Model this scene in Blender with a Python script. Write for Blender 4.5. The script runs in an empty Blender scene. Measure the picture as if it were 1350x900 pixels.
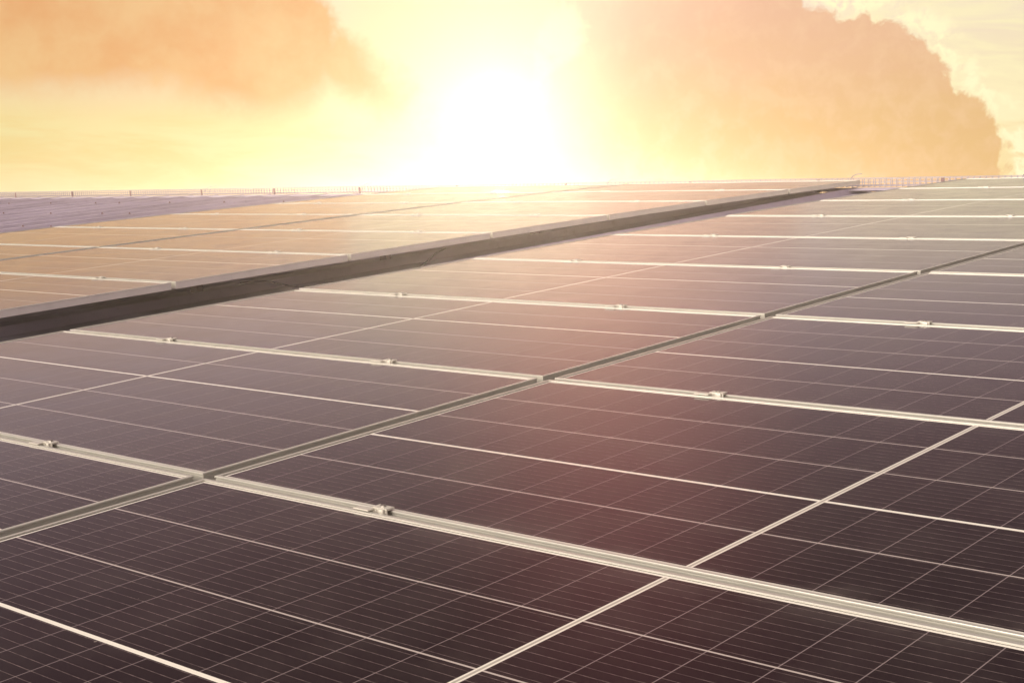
import bpy, bmesh, math, random
from mathutils import Matrix, Vector
random.seed(7)
R = math.radians
scene = bpy.context.scene
col = scene.collection

# ------------------------------------------------------------------ frames of reference
# "roof space": x along the panels' long side, y up the slope to the ridge, z off the roof
SLOPE = 6.3
W = Matrix.Translation((0, 0, 8.0)) @ Matrix.Rotation(R(SLOPE), 4, 'X')
P = 1.12
def crown(y):                       # the roof is very slightly arched
    return -0.0009*y*y - 3.2e-6*y**4
ROOF_Z = -0.195
def roofz(y): return ROOF_Z

# ------------------------------------------------------------------ helpers
def empty(name, mat, label=None, cat=None, group=None, kind=None):
    o = bpy.data.objects.new(name, None); col.objects.link(o)
    o.empty_display_size = .1
    o.matrix_world = mat
    tag(o, label, cat, group, kind); return o
def tag(o, label=None, cat=None, group=None, kind=None):
    if label: o['label'] = label
    if cat: o['category'] = cat
    if group: o['group'] = group
    if kind: o['kind'] = kind
def mesh_obj(name, bm, mat, parent=None, matrix=None, smooth=False):
    bmesh.ops.recalc_face_normals(bm, faces=bm.faces)
    me = bpy.data.meshes.new(name); bm.to_mesh(me); bm.free()
    me.materials.append(mat)
    if smooth:
        for p in me.polygons: p.use_smooth = True
    o = bpy.data.objects.new(name, me); col.objects.link(o)
    if parent is not None: o.parent = parent
    if matrix is not None:
        if parent is None: o.matrix_world = matrix
        else: o.matrix_local = matrix
    return o
def box(bm, x0, x1, y0, y1, z0, z1, m=None, bevel=0):
    vs = [bm.verts.new((x, y, z)) for z in (z0, z1) for y in (y0, y1) for x in (x0, x1)]
    fs = [bm.faces.new([vs[i] for i in f]) for f in ((0,2,3,1),(4,5,7,6),(0,1,5,4),(2,6,7,3),(0,4,6,2),(1,3,7,5))]
    if bevel:
        es = set(e for f in fs for e in f.edges)
        r = bmesh.ops.bevel(bm, geom=list(es), offset=bevel, segments=2, affect='EDGES')
        vs = list(set(v for v in vs if v.is_valid) | set(r['verts']))
    if m is not None:
        bmesh.ops.transform(bm, matrix=m, verts=vs)
    return vs
def tube(bm, pts, r, n=6):
    rings = []
    pts = [Vector(p) for p in pts]
    for i, p in enumerate(pts):
        d = (pts[min(i+1, len(pts)-1)] - pts[max(i-1, 0)]).normalized()
        a = Vector((0, 0, 1)) if abs(d.z) < .9 else Vector((0, 1, 0))
        u = d.cross(a).normalized(); v = d.cross(u)
        rings.append([bm.verts.new(p + (u*math.cos(t) + v*math.sin(t))*r) for t in [2*math.pi*k/n for k in range(n)]])
    for a, b in zip(rings, rings[1:]):
        for k in range(n):
            bm.faces.new((a[k], a[(k+1) % n], b[(k+1) % n], b[k]))
    bm.faces.new(rings[0][::-1]); bm.faces.new(rings[-1])

# ------------------------------------------------------------------ material helpers
class NT:
    def __init__(s, nt): s.nt = nt; s.n = nt.nodes; s.l = nt.links
    def new(s, t, **k):
        nd = s.n.new(t)
        for a, b in k.items(): setattr(nd, a, b)
        return nd
    def put(s, sock, v):
        if isinstance(v, bpy.types.NodeSocket): s.l.new(v, sock)
        else: sock.default_value = v
    def m(s, op, a, b=None, c=None, clamp=False):
        nd = s.new('ShaderNodeMath', operation=op, use_clamp=clamp)
        s.put(nd.inputs[0], a)
        if b is not None: s.put(nd.inputs[1], b)
        if c is not None: s.put(nd.inputs[2], c)
        return nd.outputs[0]
    def step(s, x, a, b, o0=0., o1=1.):       # smoothstep a..b -> o0..o1
        nd = s.new('ShaderNodeMapRange', interpolation_type='SMOOTHSTEP', clamp=True)
        s.put(nd.inputs['Value'], x)
        for k, v in (('From Min', a), ('From Max', b), ('To Min', o0), ('To Max', o1)): s.put(nd.inputs[k], v)
        return nd.outputs[0]
    def mix(s, f, a, b, mode='MIX'):
        nd = s.new('ShaderNodeMix', data_type='RGBA', blend_type=mode)
        s.put(nd.inputs[0], f)
        for sock, v in ((nd.inputs[6], a), (nd.inputs[7], b)):
            s.put(sock, v if isinstance(v, bpy.types.NodeSocket) else (*v, 1) if len(v) == 3 else v)
        return nd.outputs[2]
    def noise(s, vec, scale, detail=4, rough=.55, dist=0., dim='3D'):
        nd = s.new('ShaderNodeTexNoise', noise_dimensions=dim)
        s.put(nd.inputs['Vector'], vec)
        nd.inputs['Scale'].default_value = scale; nd.inputs['Detail'].default_value = detail
        nd.inputs['Roughness'].default_value = rough; nd.inputs['Distortion'].default_value = dist
        return nd.outputs['Fac']
    def comb(s, x, y, z=0.):
        nd = s.new('ShaderNodeCombineXYZ')
        for i, v in enumerate((x, y, z)): s.put(nd.inputs[i], v)
        return nd.outputs[0]
    def ramp(s, x, stops):
        nd = s.new('ShaderNodeValToRGB'); cr = nd.color_ramp
        while len(cr.elements) > 1: cr.elements.remove(cr.elements[-1])
        cr.elements[0].position = stops[0][0]; cr.elements[0].color = (*stops[0][1], 1)
        for p, c in stops[1:]:
            e = cr.elements.new(p); e.color = (*c, 1)
        s.put(nd.inputs[0], x); return nd.outputs[0]
def new_mat(name):
    m = bpy.data.materials.new(name); m.use_nodes = True
    t = NT(m.node_tree); b = m.node_tree.nodes['Principled BSDF']
    return m, t, b

# ---- anodised aluminium
def metal(name, c, rough, metallic, streak=.12):
    m, t, b = new_mat(name)
    oc = t.new('ShaderNodeTexCoord').outputs['Object']
    mp = t.new('ShaderNodeMapping'); mp.inputs['Scale'].default_value = (6, 6, 60); t.l.new(oc, mp.inputs[0])
    n = t.noise(mp.outputs[0], 3, 5, .6)
    n2 = t.noise(oc, 9, 5, .65)
    f = t.step(n2, .35, .8)
    c1 = t.mix(t.m('MULTIPLY', f, streak*2), c, tuple(x*.62 for x in c))
    t.l.new(c1, b.inputs['Base Color'])
    t.put(b.inputs['Roughness'], t.m('MULTIPLY_ADD', n, .22, rough-.1))
    b.inputs['Metallic'].default_value = metallic
    bp = t.new('ShaderNodeBump'); bp.inputs['Strength'].default_value = .08; bp.inputs['Distance'].default_value = .001
    t.l.new(n, bp.inputs['Height']); t.l.new(bp.outputs[0], b.inputs['Normal'])
    return m
M_frame = metal('anodised_aluminium', (.70, .67, .61), .36, .62)
M_clamp = metal('clamp_aluminium', (.70, .66, .60), .38, .5)
M_bolt = metal('steel_bolt', (.35, .32, .30), .4, .9)
M_galv = metal('galvanised_wire', (.40, .34, .37), .5, .3)
M_bracket = metal('dark_bracket', (.20, .12, .12), .55, .2)

# ---- the cell sheet under glass: lines are drawn in metres from the UV map
def cell_material():
    m, t, b = new_mat('solar_cell_glass')
    uv = t.new('ShaderNodeUVMap', uv_map='UVMap').outputs[0]
    sp = t.new('ShaderNodeSeparateXYZ'); t.l.new(uv, sp.inputs[0])
    u, v = sp.outputs[0], sp.outputs[1]
    du = t.m('ABSOLUTE', t.m('SUBTRACT', u, 1.192))
    uu = t.m('SUBTRACT', du, .006)
    ck = t.m('DIVIDE', uu, .10613)
    fr = t.m('FRACT', ck)
    dd = t.m('MINIMUM', fr, t.m('SUBTRACT', 1., fr))
    gap_u = t.m('LESS_THAN', dd, .0009/.10613)               # between half cells
    stripe = t.m('LESS_THAN', du, .0062)
    stripe_mid = t.m('LESS_THAN', du, .0024)
    end_u = t.m('GREATER_THAN', du, 1.192-.0186)
    def line(pos, w): return t.m('LESS_THAN', t.m('ABSOLUTE', t.m('SUBTRACT', v, pos)), w/2)
    g = line(.2315, .0042)
    for p_ in (.444, .8755): g = t.m('MAXIMUM', g, line(p_, .0042))
    wide = line(.6615, .0095)
    end_v = t.m('MAXIMUM', t.m('LESS_THAN', v, .0187), t.m('GREATER_THAN', v, 1.0965-.0187))
    lip_shade = t.m('MAXIMUM', t.m('GREATER_THAN', du, 1.192-.0136),
                 t.m('MAXIMUM', t.m('LESS_THAN', v, .0130), t.m('GREATER_THAN', v, 1.0965-.0130)))
    # ribbons: nine per cell, running along the long side, broken by solder pads
    # cell-local v: same pitch across cells
    vb = t.m('DIVIDE', t.m('SUBTRACT', v, .0187), .02364)
    fb = t.m('FRACT', vb)
    db = t.m('ABSOLUTE', t.m('SUBTRACT', fb, .5))
    rib = t.m('LESS_THAN', db, .00052/.02364)
    oi = t.new('ShaderNodeObjectInfo').outputs['Random']
    pad = t.noise(t.comb(t.m('MULTIPLY', u, 55.), t.m('MULTIPLY', t.m('FLOOR', vb), 3.7), t.m('MULTIPLY', oi, 50.)), 1., 3, .7)
    rib_s = t.m('MULTIPLY', rib, t.step(pad, .38, .70, .35, 1.))
    # every cell a slightly different shade
    cid = t.comb(t.m('FLOOR', ck), t.m('FLOOR', t.m('DIVIDE', t.m('SUBTRACT', v, .019), .2127)), t.m('MULTIPLY', t.m('SIGN', t.m('SUBTRACT', u, 1.192)), 7.))
    wn = t.new('ShaderNodeTexWhiteNoise', noise_dimensions='4D'); t.l.new(cid, wn.inputs['Vector']); t.l.new(oi, wn.inputs['W'])
    base = t.mix(wn.outputs['Value'], (.0060, .0016, .0032), (.0105, .0034, .0055))
    uvo = t.comb(u, v, t.m('MULTIPLY', oi, 37.))
    grain = t.noise(uvo, 900, 2, .7)
    base = t.mix(t.step(grain, .35, .8, 0., .30), base, (.022, .012, .013))
    dust = t.noise(uvo, 5.5, 5, .66, .4)
    specks = t.new('ShaderNodeTexVoronoi', feature='F1'); t.l.new(uvo, specks.inputs['Vector']); specks.inputs['Scale'].default_value = 26
    sp_r = t.noise(uvo, 14, 2, .5)
    speck = t.m('LESS_THAN', specks.outputs['Distance'], t.m('MULTIPLY', t.m('POWER', sp_r, 5.), .36))
    c = t.mix(gap_u, base, (.19, .15, .155))
    c = t.mix(t.m('MULTIPLY', rib_s, .7), c, (.30, .23, .22))
    c = t.mix(g, c, (.42, .36, .34))
    c = t.mix(wide, c, (.78, .73, .66))
    c = t.mix(stripe, c, (.72, .67, .60))
    c = t.mix(t.m('MULTIPLY', stripe, stripe_mid), c, (.36, .33, .29))
    c = t.mix(t.m('MAXIMUM', end_u, end_v), c, (.72, .67, .61))
    c = t.mix(lip_shade, c, (.10, .085, .075))  # dark line just inside the frame lip: shade painted into the colour
    c = t.mix(t.m('MULTIPLY', t.step(dust, .42, .82), .03), c, (.50, .42, .38))
    edge = t.m('MINIMUM', v, t.m('SUBTRACT', 1.0965, v))
    en = t.noise(t.comb(t.m('MULTIPLY', u, 9.), t.m('MULTIPLY', v, 2.5), t.m('MULTIPLY', oi, 91.)), 1., 4, .65) if False else dust
    dirt = t.m('MULTIPLY', t.step(edge, .085, .02), t.step(en, .35, .75))
    c = t.mix(t.m('MULTIPLY', dirt, .06), c, (.50, .42, .38))
    tone = t.m('MULTIPLY', t.m('FRACT', t.m('MULTIPLY', oi, 13.7)), .022)
    c = t.mix(tone, c, (.50, .42, .42))
    c = t.mix(t.m('MULTIPLY', speck, .30), c, (.55, .47, .42))
    t.l.new(c, b.inputs['Base Color'])
    b.inputs['IOR'].default_value = 1.31
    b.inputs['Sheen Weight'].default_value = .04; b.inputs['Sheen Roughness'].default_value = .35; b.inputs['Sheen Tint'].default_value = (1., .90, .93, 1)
    rg = t.m('MULTIPLY_ADD', dust, .12, .08)
    t.l.new(rg, b.inputs['Roughness'])
    bp = t.new('ShaderNodeBump'); bp.inputs['Strength'].default_value = .35; bp.inputs['Distance'].default_value = .0012
    h = t.noise(uvo, 2.2, 3, .5)
    t.l.new(h, bp.inputs['Height']); t.l.new(bp.outputs[0], b.inputs['Normal'])
    return m
M_cell = cell_material()

def roof_material():
    m, t, b = new_mat('coated_roof_sheet')
    oc = t.new('ShaderNodeTexCoord').outputs['Object']
    mp = t.new('ShaderNodeMapping'); mp.inputs['Scale'].default_value = (3, .35, 1); t.l.new(oc, mp.inputs[0])
    n = t.noise(mp.outputs[0], 2.2, 5, .62)
    n2 = t.noise(oc, 14, 6, .7)
    c = t.mix(t.step(n, .3, .75), (.56, .49, .60), (.40, .34, .42))
    c = t.mix(t.step(n2, .52, .8, 0., .45), c, (.30, .23, .25))
    t.l.new(c, b.inputs['Base Color'])
    t.put(b.inputs['Roughness'], t.m('MULTIPLY_ADD', n2, .25, .42)); b.inputs['Metallic'].default_value = .15
    return m
M_roof = roof_material()
def plain(name, c, rough=.7, sc=3.):
    m, t, b = new_mat(name)
    oc = t.new('ShaderNodeTexCoord').outputs['Object']
    n = t.noise(oc, sc, 6, .6)
    t.l.new(t.mix(n, c, tuple(x*.6 for x in c)), b.inputs['Base Color'])
    b.inputs['Roughness'].default_value = rough
    return m
M_rubber = plain('black_cable', (.03, .02, .02), .6, 20)
M_wall = plain('rendered_wall', (.42, .38, .34))
M_ground = plain('dry_ground', (.16, .13, .09), .95, .05)

# ------------------------------------------------------------------ solar panel parts
WID = 1.0965
PROFILE = [(.0092, -.0042), (.0092, -.0004), (.0087, 0.), (.0009, 0.), (0., -.0009), (0., -.0034), (.0022, -.0040), (.0022, -.0065), (.0012, -.0072), (.0014, -.0350), (.0230, -.0350), (.0230, -.0335), (.0034, -.0335), (.0034, -.0048)]
def frame_mesh(L):
    bm = bmesh.new(); rings = []
    for ins, z in PROFILE:
        hx, hy = L/2-ins, WID/2-ins
        rings.append([bm.verts.new(p) for p in ((-hx, -hy, z), (hx, -hy, z), (hx, hy, z), (-hx, hy, z))])
    for a, b_ in zip(rings, rings[1:] + rings[:1]):
        for k in range(4):
            bm.faces.new((a[k], a[(k+1) % 4], b_[(k+1) % 4], b_[k]))
    return bm
def glass_mesh(L, flip):
    bm = bmesh.new(); ins = .0086
    vs = box(bm, -L/2+ins, L/2-ins, -WID/2+ins, WID/2-ins, -.0075, -.0027)
    uvl = bm.loops.layers.uv.new('UVMap')
    for f in bm.faces:
        for lp in f.loops:
            x, y, z = lp.vert.co
            uu = (x/L+.5)*2.384; vv = (WID/2-y) if not flip else (WID/2+y)
            lp[uvl].uv = (uu, vv)
    return bm
def jbox_mesh():
    bm = bmesh.new()
    box(bm, -.06, .06, .02, .10, -.026, -.0077, bevel=.003)
    return bm
def panel_proto(L, flip):
    e = empty('solar_panel', Matrix())
    mesh_obj('frame', frame_mesh(L), M_frame, e)
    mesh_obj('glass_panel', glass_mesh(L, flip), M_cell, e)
    return e
def copy_tree(o, parent=None):
    c = o.copy(); col.objects.link(c); c.parent = parent
    for ch in list(o.children): copy_tree(ch, c)
    return c

ORD = {1: 'first', 2: 'second', 3: 'third', 4: 'fourth', 5: 'fifth', 6: 'sixth', 7: 'seventh', 8: 'eighth', 9: 'ninth', 10: 'tenth'}
COLS = [  # x0, x1, flipped, rows, words for the label
    (.012, 2.396, False, range(-1, 5), 'column right of the wide seam'),
    (-2.361, -.028, True, range(-1, 8), 'column just right of dark aisle'),
    (-5.616, -3.260, True, range(1, 8), 'column just left of dark aisle'),
    (-7.991, -5.652, True, range(2, 8), 'far left column by the bare roof'),
]
SIZE = {7: 'dark', 6: 'dark', 5: 'dark', 4: 'dark', 3: 'dark', 2: 'dark', 1: 'dark', 0: 'dark', -1: 'dark'}
def row_matrix(xc, r):
    y0, y1 = r*P+.0075, (r+1)*P-.016
    z0, z1 = crown(y0), crown(y1)
    return W @ Matrix.Translation((xc, (y0+y1)/2, (z0+z1)/2)) @ Matrix.Rotation(math.atan2(z1-z0, y1-y0), 4, 'X')
for x0, x1, flip, rows, words in COLS:
    proto = panel_proto(x1-x0, flip); first = True
    for r in rows:
        o = proto if first else copy_tree(proto); first = False
        j = Matrix.Translation((0, 0, random.uniform(-.0012, .0012))) @ Matrix.Rotation(random.uniform(-.0012, .0012), 4, 'X') @ Matrix.Rotation(random.uniform(-.0005, .0005), 4, 'Y')
        o.matrix_world = row_matrix((x0+x1)/2, r) @ j
        near = {-1: 'dark solar panel nearest the camera', }.get(r)
        if near: lab = f'{near}, {words}'
        elif r == 7: lab = f'solar panel at the ridge, {words}'
        else: lab = f'solar panel {ORD[8-r]} down from the ridge, {words}'
        tag(o, lab, 'solar panel', 'solar panels laid in rows on the roof')

# ------------------------------------------------------------------ mid clamps in the row gaps
def clamp_proto():
    e = empty('panel_clamp', Matrix())
    bm = bmesh.new()
    box(bm, -.020, .020, -.001, .0195, .0004, .0040, bevel=.0006)      # upper plate over the panel above
    box(bm, -.020, .020, -.0015, .0015, -.012, .0004)                   # lips bent down
    mesh_obj('top_plate', bm, M_clamp, e)
    bm = bmesh.new()
    box(bm, -.052, -.010, -.0200, -.0035, .0004, .0030, bevel=.0006)
    box(bm, -.052, -.010, -.0065, -.0035, -.010, .0004)
    mesh_obj('lower_plate', bm, M_clamp, e)
    bm = bmesh.new()
    box(bm, .004, .016, -.0070, -.0016, -.030, .0036, bevel=.0005)
    box(bm, -.016, -.006, -.0034, -.0016, -.030, .0010)
    mesh_obj('web', bm, M_clamp, e)
    bm = bmesh.new()
    bmesh.ops.create_cone(bm, segments=6, cap_ends=True, radius1=.0065, radius2=.006, depth=.004,
                          matrix=Matrix.Translation((-.001, .010, .0050)))
    mesh_obj('bolt', bm, M_bolt, e)
    return e
cp = clamp_proto(); first = True
CL = [(0, (.535, 1.75), range(0, 3), 'column right of wide seam'),
      (1, (-1.717, -.618), range(0, 8), 'column right of aisle'),
      (2, (-5.00, -3.87), range(2, 8), 'column left of aisle'),
      (3, (-7.38, -6.27), range(4, 8), 'far left column')]
SEEN = {(0, 1): (0, 1), (1, 1): (1, 1)}
for ci, xs, rows, words in CL:
    for k, x in enumerate(xs):
        for r in rows:
            if ci == 0 and k == 1 and r != 0: continue
            if ci == 0 and k == 1: continue
            o = cp if first else copy_tree(cp); first = False
            y = r*P-.0042
            s = -.0018*y
            o.matrix_world = W @ Matrix.Translation((x+random.uniform(-.006, .006), y, crown(y)+.0008)) @ Matrix.Rotation(s, 4, 'X') @ Matrix.Rotation(random.uniform(-.03, .03), 4, 'Z')
            side = ('left' if k == 0 else 'right') if ci else 'left'
            lab = f'small silver clamp, {ORD[8-r]} seam below ridge, {side} one of {words}'
            tag(o, lab, 'clamp', 'clamps holding neighbouring solar panels')

# ------------------------------------------------------------------ mounting rails under the panels
def rail(x, ya, yb, words):
    bm = bmesh.new(); n = 14; prof = [(-.02, -.062), (.02, -.062), (.02, -.0362), (.008, -.0362), (.008, -.045), (-.008, -.045), (-.008, -.0362), (-.02, -.0362)]
    prev = None
    for i in range(n+1):
        y = ya+(yb-ya)*i/n; ring = [bm.verts.new((px, y, pz+crown(y)-.001)) for px, pz in prof]
        if prev:
            for k in range(8): bm.faces.new((prev[k], prev[(k+1) % 8], ring[(k+1) % 8], ring[k]))
        prev = ring
    e = empty('mounting_rail', W @ Matrix.Translation((x, 0, 0)), f'aluminium mounting rail {words}', 'mounting rail', 'rails carrying the panels')
    mesh_obj('channel', bm, M_bolt, e)
    for i in range(int((yb-ya)/1.4)+1):
        y = ya+.3+1.4*i
        if y > yb: break
        bm = bmesh.new(); box(bm, -.03, .03, y-.02, y+.02, ROOF_Z+.0005, crown(y)-.0635)
        mesh_obj('foot', bm, M_bracket, e)
rail(-3.95, 1.16, 8.9, 'under the panels at the left edge of the aisle')

# ------------------------------------------------------------------ the building
bld = empty('warehouse', W, 'long low warehouse whose corrugated metal roof carries the solar panels', 'warehouse')
XL, XR, YF, YR, YB = -30., 7., -5., 8.93, 24.
def rib_profile():
    pts = []; x = XL; s = .5; h = .046
    while x < XR:
        pts += [(x, 0), (x+.170, 0), (x+.182, h), (x+.218, h), (x+.230, 0), (x+.36, .004), (x+.38, .004)]
        x += s
    pts.append((x, 0)); return pts
prof = rib_profile()
def back(y): return - (y-YR)*math.tan(R(2*SLOPE+1))
bm = bmesh.new()
ysF = [YF+(YR-YF)*i/24 for i in range(25)]
rows_ = [[bm.verts.new((x, y, ROOF_Z+h)) for x, h in prof] for y in ysF]
for a, b_ in zip(rows_, rows_[1:]):
    for k in range(len(prof)-1): bm.faces.new((a[k], a[k+1], b_[k+1], b_[k]))
roof = mesh_obj('roof', bm, M_roof, bld)
bm = bmesh.new()
rows_ = [[bm.verts.new((x, y, ROOF_Z+h+back(y))) for x, h in prof] for y in (YR+.001, YB)]
for a, b_ in zip(rows_, rows_[1:]):
    for k in range(len(prof)-1): bm.faces.new((a[k], a[k+1], b_[k+1], b_[k]))
mesh_obj('roof', bm, M_roof, bld)
bm = bmesh.new()
zc = ROOF_Z
cap = [(YR-.16, zc+.033), (YR-.16, zc+.036), (YR-.02, zc+.041), (YR+.02, zc+.041), (YR+.16, zc+.001), (YR+.16, zc-.003), (YR, zc+.036)]
ra = [bm.verts.new((XL, y, z)) for y, z in cap]; rb = [bm.verts.new((XR, y, z)) for y, z in cap]
for k in range(len(cap)): bm.faces.new((ra[k], ra[(k+1) % len(cap)], rb[(k+1) % len(cap)], rb[k]))
mesh_obj('ridge_cap', bm, M_roof, roof)
# screws on the bare part of the roof, in the crowns of the ribs
sm = None
for j, y in enumerate((4.35, 5.5, 6.7, 7.9)):
    for i in range(24):
        if (i*7+j*3) % 5 > 1: continue
        x = XL + .5*round((-8.6-XL-.35*i)/.5) + .2
        if sm is None:
            bm = bmesh.new()
            bmesh.ops.create_cone(bm, segments=10, cap_ends=True, radius1=.014, radius2=.013, depth=.004, matrix=Matrix.Translation((0, 0, .002)))
            bmesh.ops.create_cone(bm, segments=6, cap_ends=True, radius1=.008, radius2=.0075, depth=.012, matrix=Matrix.Translation((0, 0, .010)))
            s = mesh_obj('screw', bm, M_bracket, roof); sm = s
        else:
            s = sm.copy(); col.objects.link(s); s.parent = roof
        s.location = (x, y, ROOF_Z+.046)
# walls down to the ground, in world space
Wi = W.inverted()
def wpt(x, y, z): return W @ Vector((x, y, z))
ins = .4
c4 = [wpt(XL+ins, YF+ins, ROOF_Z-.05), wpt(XR-ins, YF+ins, ROOF_Z-.05), wpt(XR-ins, YR, ROOF_Z-.05), wpt(XR-ins, YB-ins, ROOF_Z-.05+back(YB-ins)), wpt(XL+ins, YB-ins, ROOF_Z-.05+back(YB-ins)), wpt(XL+ins, YR, ROOF_Z-.05)]
for idx in ((0, 1), (1, 2, 3), (3, 4), (4, 5, 0)):
    bm = bmesh.new(); top = [c4[i] for i in idx]
    ctr = Vector((sum(p.x for p in c4)/6, sum(p.y for p in c4)/6, 0))
    def ring(pts, th):
        out = []
        for p in pts:
            q = p.copy(); d = (ctr-q); q.x += th*math.copysign(1, d.x) ; q.y += th*math.copysign(1, d.y); out.append(q)
        return out
    inn = ring(top, .2)
    V = lambda p, z=None: bm.verts.new(Wi @ Vector((p.x, p.y, p.z if z is None else z)))
    ot = [V(p) for p in top]; ob = [V(p, 0.) for p in top]; it = [V(p) for p in inn]; ib = [V(p, 0.) for p in inn]
    for k in range(len(top)-1):
        bm.faces.new((ot[k], ot[k+1], ob[k+1], ob[k])); bm.faces.new((it[k], it[k+1], ib[k+1], ib[k])); bm.faces.new((ot[k], ot[k+1], it[k+1], it[k])); bm.faces.new((ob[k], ob[k+1], ib[k+1], ib[k]))
    bm.faces.new((ot[0], it[0], ib[0], ob[0])); bm.faces.new((ot[-1], it[-1], ib[-1], ob[-1]))
    mesh_obj('wall', bm, M_wall, bld)

# ground
bm = bmesh.new()
bmesh.ops.create_circle(bm, cap_ends=True, segments=96, radius=75)
g = mesh_obj('ground', bm, M_ground, None, Matrix.Translation((0, 0, -.02))); tag(g, kind='structure')

# ------------------------------------------------------------------ wire mesh cable tray along the ridge
TY, TZ = 9.06, ROOF_Z+.045
tray = empty('cable_tray', W @ Matrix.Translation((-9.6, TY, TZ)), 'long wire mesh cable tray running along the ridge behind the top panels', 'cable tray')
bm = bmesh.new(); x0, x1 = -10., 9.2; hh, ww = .056, .12; rw = .0028
def wire(a, b_, r=rw):
    a, b_ = Vector(a), Vector(b_); d = b_-a
    lo = Vector((min(a.x, b_.x)-r, min(a.y, b_.y)-r, min(a.z, b_.z)-r)); hi = Vector((max(a.x, b_.x)+r, max(a.y, b_.y)+r, max(a.z, b_.z)+r))
    box(bm, lo.x, hi.x, lo.y, hi.y, lo.z, hi.z)
for yy, zz in ((0, hh), (0, hh*.5), (0, 0), (ww, 0), (ww, hh*.5), (ww, hh), (ww*.5, 0)):
    wire((x0, yy, zz), (x1, yy, zz), rw)
x = x0
while x <= x1:
    wire((x, -.004, -.004), (x, -.004, hh)); wire((x, ww+.004, -.004), (x, ww+.004, hh)); wire((x, -.004, -.006), (x, ww+.004, -.006))
    x += .05
mesh_obj('wire_mesh', bm, M_galv, tray)
for xb in (-16.646, -15.164, -13.78, -12.254, -10.855, -9.383, -7.9, -6.45, -5.0, -3.7, -2.6):
    bm = bmesh.new(); xl = xb+9.6
    box(bm, xl-.013, xl+.013, -.014, -.008, -.045, hh+.002)
    box(bm, xl-.018, xl+.018, -.05, .15, -.046, -.040)
    mesh_obj('bracket', bm, M_bracket, tray)
# loose cable ends poking up above the ridge
for x, dx, dz, w in ((-3.42, .07, .05, 'above the aisle'), (-1.97, .07, .06, 'at the far right'),
                     (-9.35, .10, .05, 'near the leftmost ridge panel'), (-5.95, .07, .045, 'under the sun'), (-12.2, .16, .045, 'above the bare roof')):
    bm = bmesh.new()
    zb = TZ+hh+.004
    tube(bm, [(0, 0, -.03), (.01, 0, .0), (dx*.5, -.01, dz*.45), (dx, -.01, dz*.75), (dx*1.7, -.012, dz*.82)], .0035)
    o = mesh_obj('cable_end', bm, M_galv, None, W @ Matrix.Translation((x, TY, zb)), True)
    tag(o, f'short loose cable end sticking up from ridge tray {w}', 'cable', 'cable ends on the ridge')
# a slack cable under the edge of the left-hand panels
bm = bmesh.new(); pts = []
for i in range(40):
    tt = i/39; y = 2.7+1.5*tt
    pts.append((-3.36+.16*math.sin(tt*math.pi)+.015*math.sin(tt*17), y, -.075-.085*math.sin(tt*math.pi)+.010*math.sin(tt*23)))
tube(bm, pts, .0045, 8)
o = mesh_obj('cable', bm, M_rubber, None, W, True)
tag(o, 'thin dark cable sagging under the left panels into the aisle', 'cable')

# ------------------------------------------------------------------ warm evening air
m = bpy.data.materials.new('evening_haze'); m.use_nodes = True; nt = m.node_tree
for n in list(nt.nodes): nt.nodes.remove(n)
pv = nt.nodes.new('ShaderNodeVolumePrincipled'); mo = nt.nodes.new('ShaderNodeOutputMaterial')
pv.inputs['Color'].default_value = (1., .93, .96, 1); pv.inputs['Density'].default_value = .0048; pv.inputs['Anisotropy'].default_value = .82
nt.links.new(pv.outputs[0], mo.inputs['Volume'])
bm = bmesh.new(); box(bm, -78, 78, -78, 78, -1.02, 9.75)
o = mesh_obj('haze', bm, m); tag(o, kind='stuff')

# ------------------------------------------------------------------ camera
cam_rot = CAMROT = Matrix(((0.7479788, -0.05970481, 0.6610318), (0.66039882, 0.16649458, -0.73222466), (-0.06634088, 0.98423315, 0.1639634))).to_4x4()
cd = bpy.data.cameras.new('Camera'); cam = bpy.data.objects.new('Camera', cd); col.objects.link(cam)
cd.sensor_fit = 'HORIZONTAL'; cd.sensor_width = 36.; cd.lens = 1905.81*36/1350
cd.clip_start = .05; cd.clip_end = 8000
cam.matrix_world = W @ Matrix.Translation((2.47461995, -1.75940041, .73390808)) @ cam_rot
scene.camera = cam

# direction of a picture point, used once to put the sun where it stands
def look(u, v):
    d = cam.matrix_world.to_3x3() @ Vector(((u-675)/1905.81, (450-v)/1905.81, -1)); d.normalize(); return d
sd = look(655, 160)
AZ0 = math.atan2(look(675, 296).x, look(675, 296).y)
SUN_AZ, SUN_EL = math.atan2(sd.x, sd.y), math.asin(sd.z)
print('AZ0', math.degrees(AZ0), 'sun', math.degrees(SUN_AZ), math.degrees(SUN_EL))
for u, v in ((0, 0), (1350, 0), (0, 240), (1350, 240), (675, 0), (675, 240)):
    d = look(u, v); print((u, v), round(675+33.27*math.degrees(math.atan2(d.x, d.y)-AZ0)), round(296-33.27*math.degrees(math.asin(d.z))))

# ------------------------------------------------------------------ sky
world = bpy.data.worlds.new('World'); scene.world = world; world.use_nodes = True
t = NT(world.node_tree)
for n in list(t.n): t.n.remove(n)
geo = t.new('ShaderNodeTexCoord').outputs['Generated']
sp = t.new('ShaderNodeSeparateXYZ'); t.l.new(geo, sp.inputs[0])
X, Y, Z = sp.outputs
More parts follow.
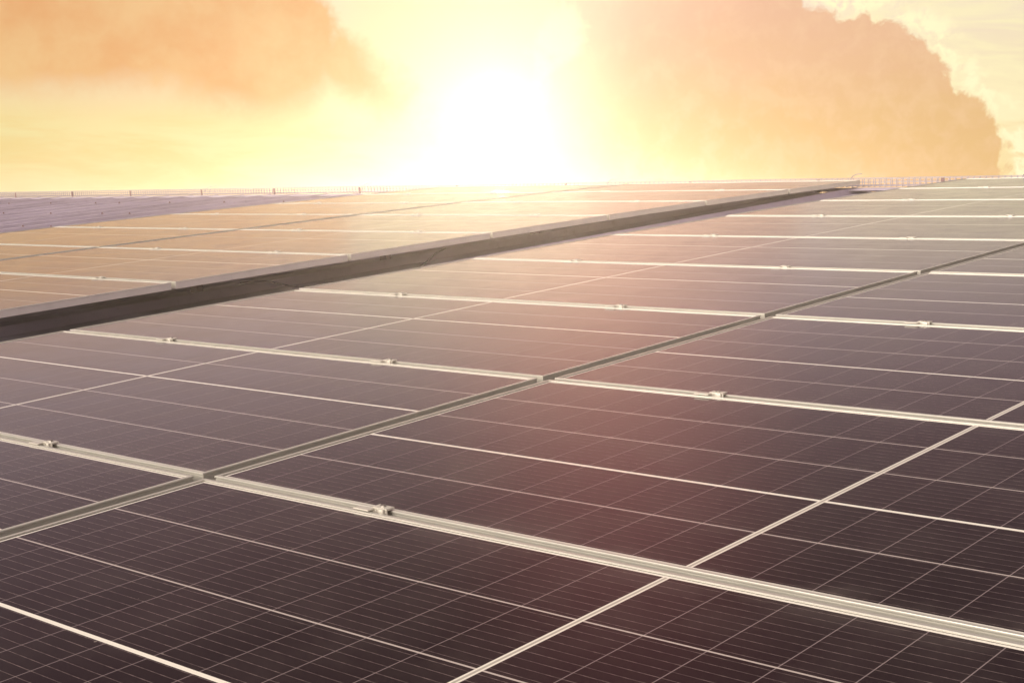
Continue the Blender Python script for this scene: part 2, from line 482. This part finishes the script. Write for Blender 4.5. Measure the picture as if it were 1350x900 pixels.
# rotate so that azimuth is measured from AZ0
ca, sa = math.cos(AZ0), math.sin(AZ0)
xr = t.m('SUBTRACT', t.m('MULTIPLY', X, ca), t.m('MULTIPLY', Y, sa))
yr = t.m('ADD', t.m('MULTIPLY', X, sa), t.m('MULTIPLY', Y, ca))
az = t.m('MULTIPLY', t.m('ARCTAN2', xr, yr), 180/math.pi)
el = t.m('MULTIPLY', t.m('ARCSINE', Z), 180/math.pi)
K = 33.27
px = t.m('MULTIPLY_ADD', az, K, 675.); py = t.m('MULTIPLY_ADD', el, -K, 296.)
q = t.comb(t.m('DIVIDE', px, 100.), t.m('DIVIDE', py, 100.), .37)
n1 = t.noise(q, .9, 6, .58, .25)
n2 = t.noise(q, 3.2, 4, .6, .3)
qs = t.comb(t.m('DIVIDE', px, 260.), t.m('DIVIDE', py, 60.), 4.1)
n3 = t.noise(qs, 1.5, 5, .6, .5)
# base gradient with elevation
g0 = t.ramp(t.m('DIVIDE', t.m('MAXIMUM', el, 0.), 60.), [
    (0., (.84, .64, .27)), (3.5/60, (.90, .70, .31)), (6/60, (.86, .68, .48)), (9/60, (.86, .67, .66)),
    (13/60, (.62, .47, .52)), (18/60, (.29, .17, .21)), (24/60, (.07, .033, .045)), (34/60, (.09, .055, .07)), (50/60, (.34, .28, .28)), (1., (.42, .36, .34))])
side = t.step(t.m('ABSOLUTE', t.m('ADD', az, 0.)), 9., 40.)
hi = t.step(el, 7.5, 11.5)
sky = t.mix(t.m('MULTIPLY', side, hi), g0, t.mix(t.step(el, 10., 21.), (.66, .52, .60), (.09, .065, .09)))
clear = t.m('MULTIPLY', t.step(t.m('ABSOLUTE', t.m('SUBTRACT', px, 600.)), 290., 90.), t.step(el, 14., 9.))
sky = t.mix(t.m('MULTIPLY', clear, .85), sky, (.88, .80, .44))
# darker orange cloud bodies
def ell(cx, cy, rx, ry, ang=0., wob=26.):
    dx = t.m('SUBTRACT', px, cx); dy = t.m('SUBTRACT', py, cy)
    c_, s_ = math.cos(R(ang)), math.sin(R(ang))
    a = t.m('DIVIDE', t.m('ADD', t.m('MULTIPLY', dx, c_), t.m('MULTIPLY', dy, s_)), rx)
    b_ = t.m('DIVIDE', t.m('SUBTRACT', t.m('MULTIPLY', dy, c_), t.m('MULTIPLY', dx, s_)), ry)
    r = t.m('SQRT', t.m('ADD', t.m('MULTIPLY', a, a), t.m('MULTIPLY', b_, b_)))
    return t.m('MULTIPLY', t.m('SUBTRACT', 1., r), min(rx, ry)/100.)
def union(lst):
    f = lst[0]
    for k in lst[1:]: f = t.m('SMOOTH_MAX', f, k, .15) if False else t.m('MAXIMUM', f, k)
    return f
wob = t.m('ADD', t.m('MULTIPLY', t.m('SUBTRACT', n1, .5), .75), t.m('MULTIPLY', t.m('SUBTRACT', n2, .5), .42))
L = t.m('ADD', union([ell(110, 20, 330, 130), ell(330, 75, 150, 105, 15), ell(478, 118, 155, 52, 31)]), wob)
Rr = t.m('ADD', union([ell(880, 120, 180, 230), ell(1070, 170, 175, 145), ell(1190, 235, 115, 115), ell(850, -40, 130, 120), ell(1120, 300, 190, 90)]), wob)
streak = t.step(n3, .36, .62, .45, 1.)
sky = t.mix(t.m('MULTIPLY', t.m('MULTIPLY', streak, t.step(px, 950., 1150.)), t.m('MULTIPLY', t.step(el, 1., 4.), t.step(el, 14., 9.))), sky, (1.0, .90, .55))
sky = t.mix(t.m('MULTIPLY', t.m('MULTIPLY', t.step(L, -.10, t.step(py, 20., 160., .12, .55)), t.step(el, 11., 8.6)), .93), sky, t.mix(t.step(t.m('MULTIPLY_ADD', n2, .25, t.m('MULTIPLY', n1, .75)), .30, .72), (.80, .37, .12), (.86, .53, .22)))
rim = t.m('MULTIPLY', t.step(Rr, -.42, -.10), t.step(Rr, .02, -.06))
sky = t.mix(t.m('MULTIPLY', t.m('MULTIPLY', rim, t.step(px, 980., 1100.)), t.step(n2, .42, .58)), sky, (1.1, .98, .62))
bodyR = t.mix(t.step(t.m('MULTIPLY_ADD', n1, 90., t.m('MULTIPLY_ADD', n3, 60., py)), 90., 300.), (.80, .45, .28), (.76, .46, .17))
bodyR = t.mix(t.m('MULTIPLY', t.step(n2, .40, .72), .35), bodyR, (.90, .60, .36))
sky = t.mix(t.m('MULTIPLY', t.m('MULTIPLY', t.step(Rr, -.01, .08), t.m('MULTIPLY', t.step(el, 12., 9.), t.step(px, 660., 860.))), .93), sky, bodyR)
# pale band low on the left
low = t.m('MULTIPLY', t.step(t.m('MULTIPLY_ADD', n1, 50., py), 165., 225.), t.step(px, 640., 420.))
sky = t.mix(t.m('MULTIPLY', low, .85), sky, t.mix(t.step(n3, .35, .62), (.84, .66, .25), (.86, .77, .37)))
puff = t.m('ADD', union([ell(735, 50, 54, 44, -40), ell(712, 90, 24, 46)]), wob)
sky = t.mix(t.m('MULTIPLY', t.step(puff, -.02, .26), .85), sky, (1.0, .90, .56))
# added rosy glow above the sun, placed to redden reflections in the panels
refl_glow = t.m('MULTIPLY', t.m('MULTIPLY', t.step(t.m('ABSOLUTE', t.m('SUBTRACT', az, 2.)), 9.5, 0.), t.step(el, 6., 12.)), t.step(el, 34., 15.))
sky = t.mix(t.m('MULTIPLY', refl_glow, .72), sky, t.mix(t.step(el, 9., 22.), (1.5, .84, .60), (1.0, .26, .27)))
# sky behind the camera: dim, plus an added bright patch to light frame faces
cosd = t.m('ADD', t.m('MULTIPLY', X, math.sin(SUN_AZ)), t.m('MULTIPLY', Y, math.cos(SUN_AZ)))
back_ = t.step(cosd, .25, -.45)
fill_lobe = t.step(t.m('COSINE', t.m('MULTIPLY', t.m('ADD', az, 122.), math.pi/180)), .55, .97)
sky = t.mix(back_, sky, t.mix(fill_lobe, (.20, .145, .18), (7.6, 6.9, 5.9)))
sky = t.mix(t.step(el, 55., 85.), sky, (.42, .36, .34))
# glow round the sun
dt = t.new('ShaderNodeVectorMath', operation='DOT_PRODUCT'); t.l.new(geo, dt.inputs[0]); dt.inputs[1].default_value = sd
th = t.m('MULTIPLY', t.m('ARCCOSINE', t.m('MINIMUM', dt.outputs['Value'], .9999999)), 180/math.pi)
def gl(w, p_=2.): return t.m('EXPONENT', t.m('MULTIPLY', t.m('POWER', t.m('DIVIDE', th, w), p_), -1.))
g1 = t.m('MULTIPLY', gl(2.3, 1.15), .95); g2 = t.m('MULTIPLY', gl(4.2, 1.5), .10); g3 = t.m('MULTIPLY', gl(.8), 3.)
glow = t.mix(1., t.mix(1., (1, .95, .78), t.comb(g1, g1, g1), 'MULTIPLY'), t.mix(1., (1, .90, .55), t.comb(g2, g2, g2), 'MULTIPLY'), 'ADD')
glow = t.mix(1., glow, t.comb(g3, g3, g3), 'ADD')
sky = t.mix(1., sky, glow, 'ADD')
below = t.step(el, -.3, -3.)
sky = t.mix(below, sky, (.30, .24, .18))
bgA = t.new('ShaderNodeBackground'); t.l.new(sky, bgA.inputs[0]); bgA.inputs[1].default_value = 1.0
ns = t.new('ShaderNodeTexSky', sky_type='NISHITA', sun_disc=False); ns.sun_elevation = SUN_EL; ns.sun_rotation = SUN_AZ
bgB = t.new('ShaderNodeBackground'); t.l.new(ns.outputs[0], bgB.inputs[0]); bgB.inputs[1].default_value = .05
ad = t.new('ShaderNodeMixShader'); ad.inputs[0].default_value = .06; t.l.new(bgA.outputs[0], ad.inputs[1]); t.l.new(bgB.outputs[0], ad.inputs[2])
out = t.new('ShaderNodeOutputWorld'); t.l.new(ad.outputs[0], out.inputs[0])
world.cycles.sampling_method = 'MANUAL'; world.cycles.sample_map_resolution = 1024

# sun lamp, same direction as the glow
ld = bpy.data.lights.new('sun', 'SUN'); ld.energy = 2.0; ld.angle = R(.5); ld.color = (1, .78, .52)
sun = bpy.data.objects.new('sun', ld); col.objects.link(sun)
sun.rotation_euler = sd.to_track_quat('Z', 'Y').to_euler(); sun.location = (0, 0, 30)

scene.view_settings.view_transform = 'Standard'; scene.view_settings.look = 'None'
scene.view_settings.exposure = 0.; scene.view_settings.gamma = 1.; scene.view_settings.use_curve_mapping = False
scene.cycles.max_bounces = 5
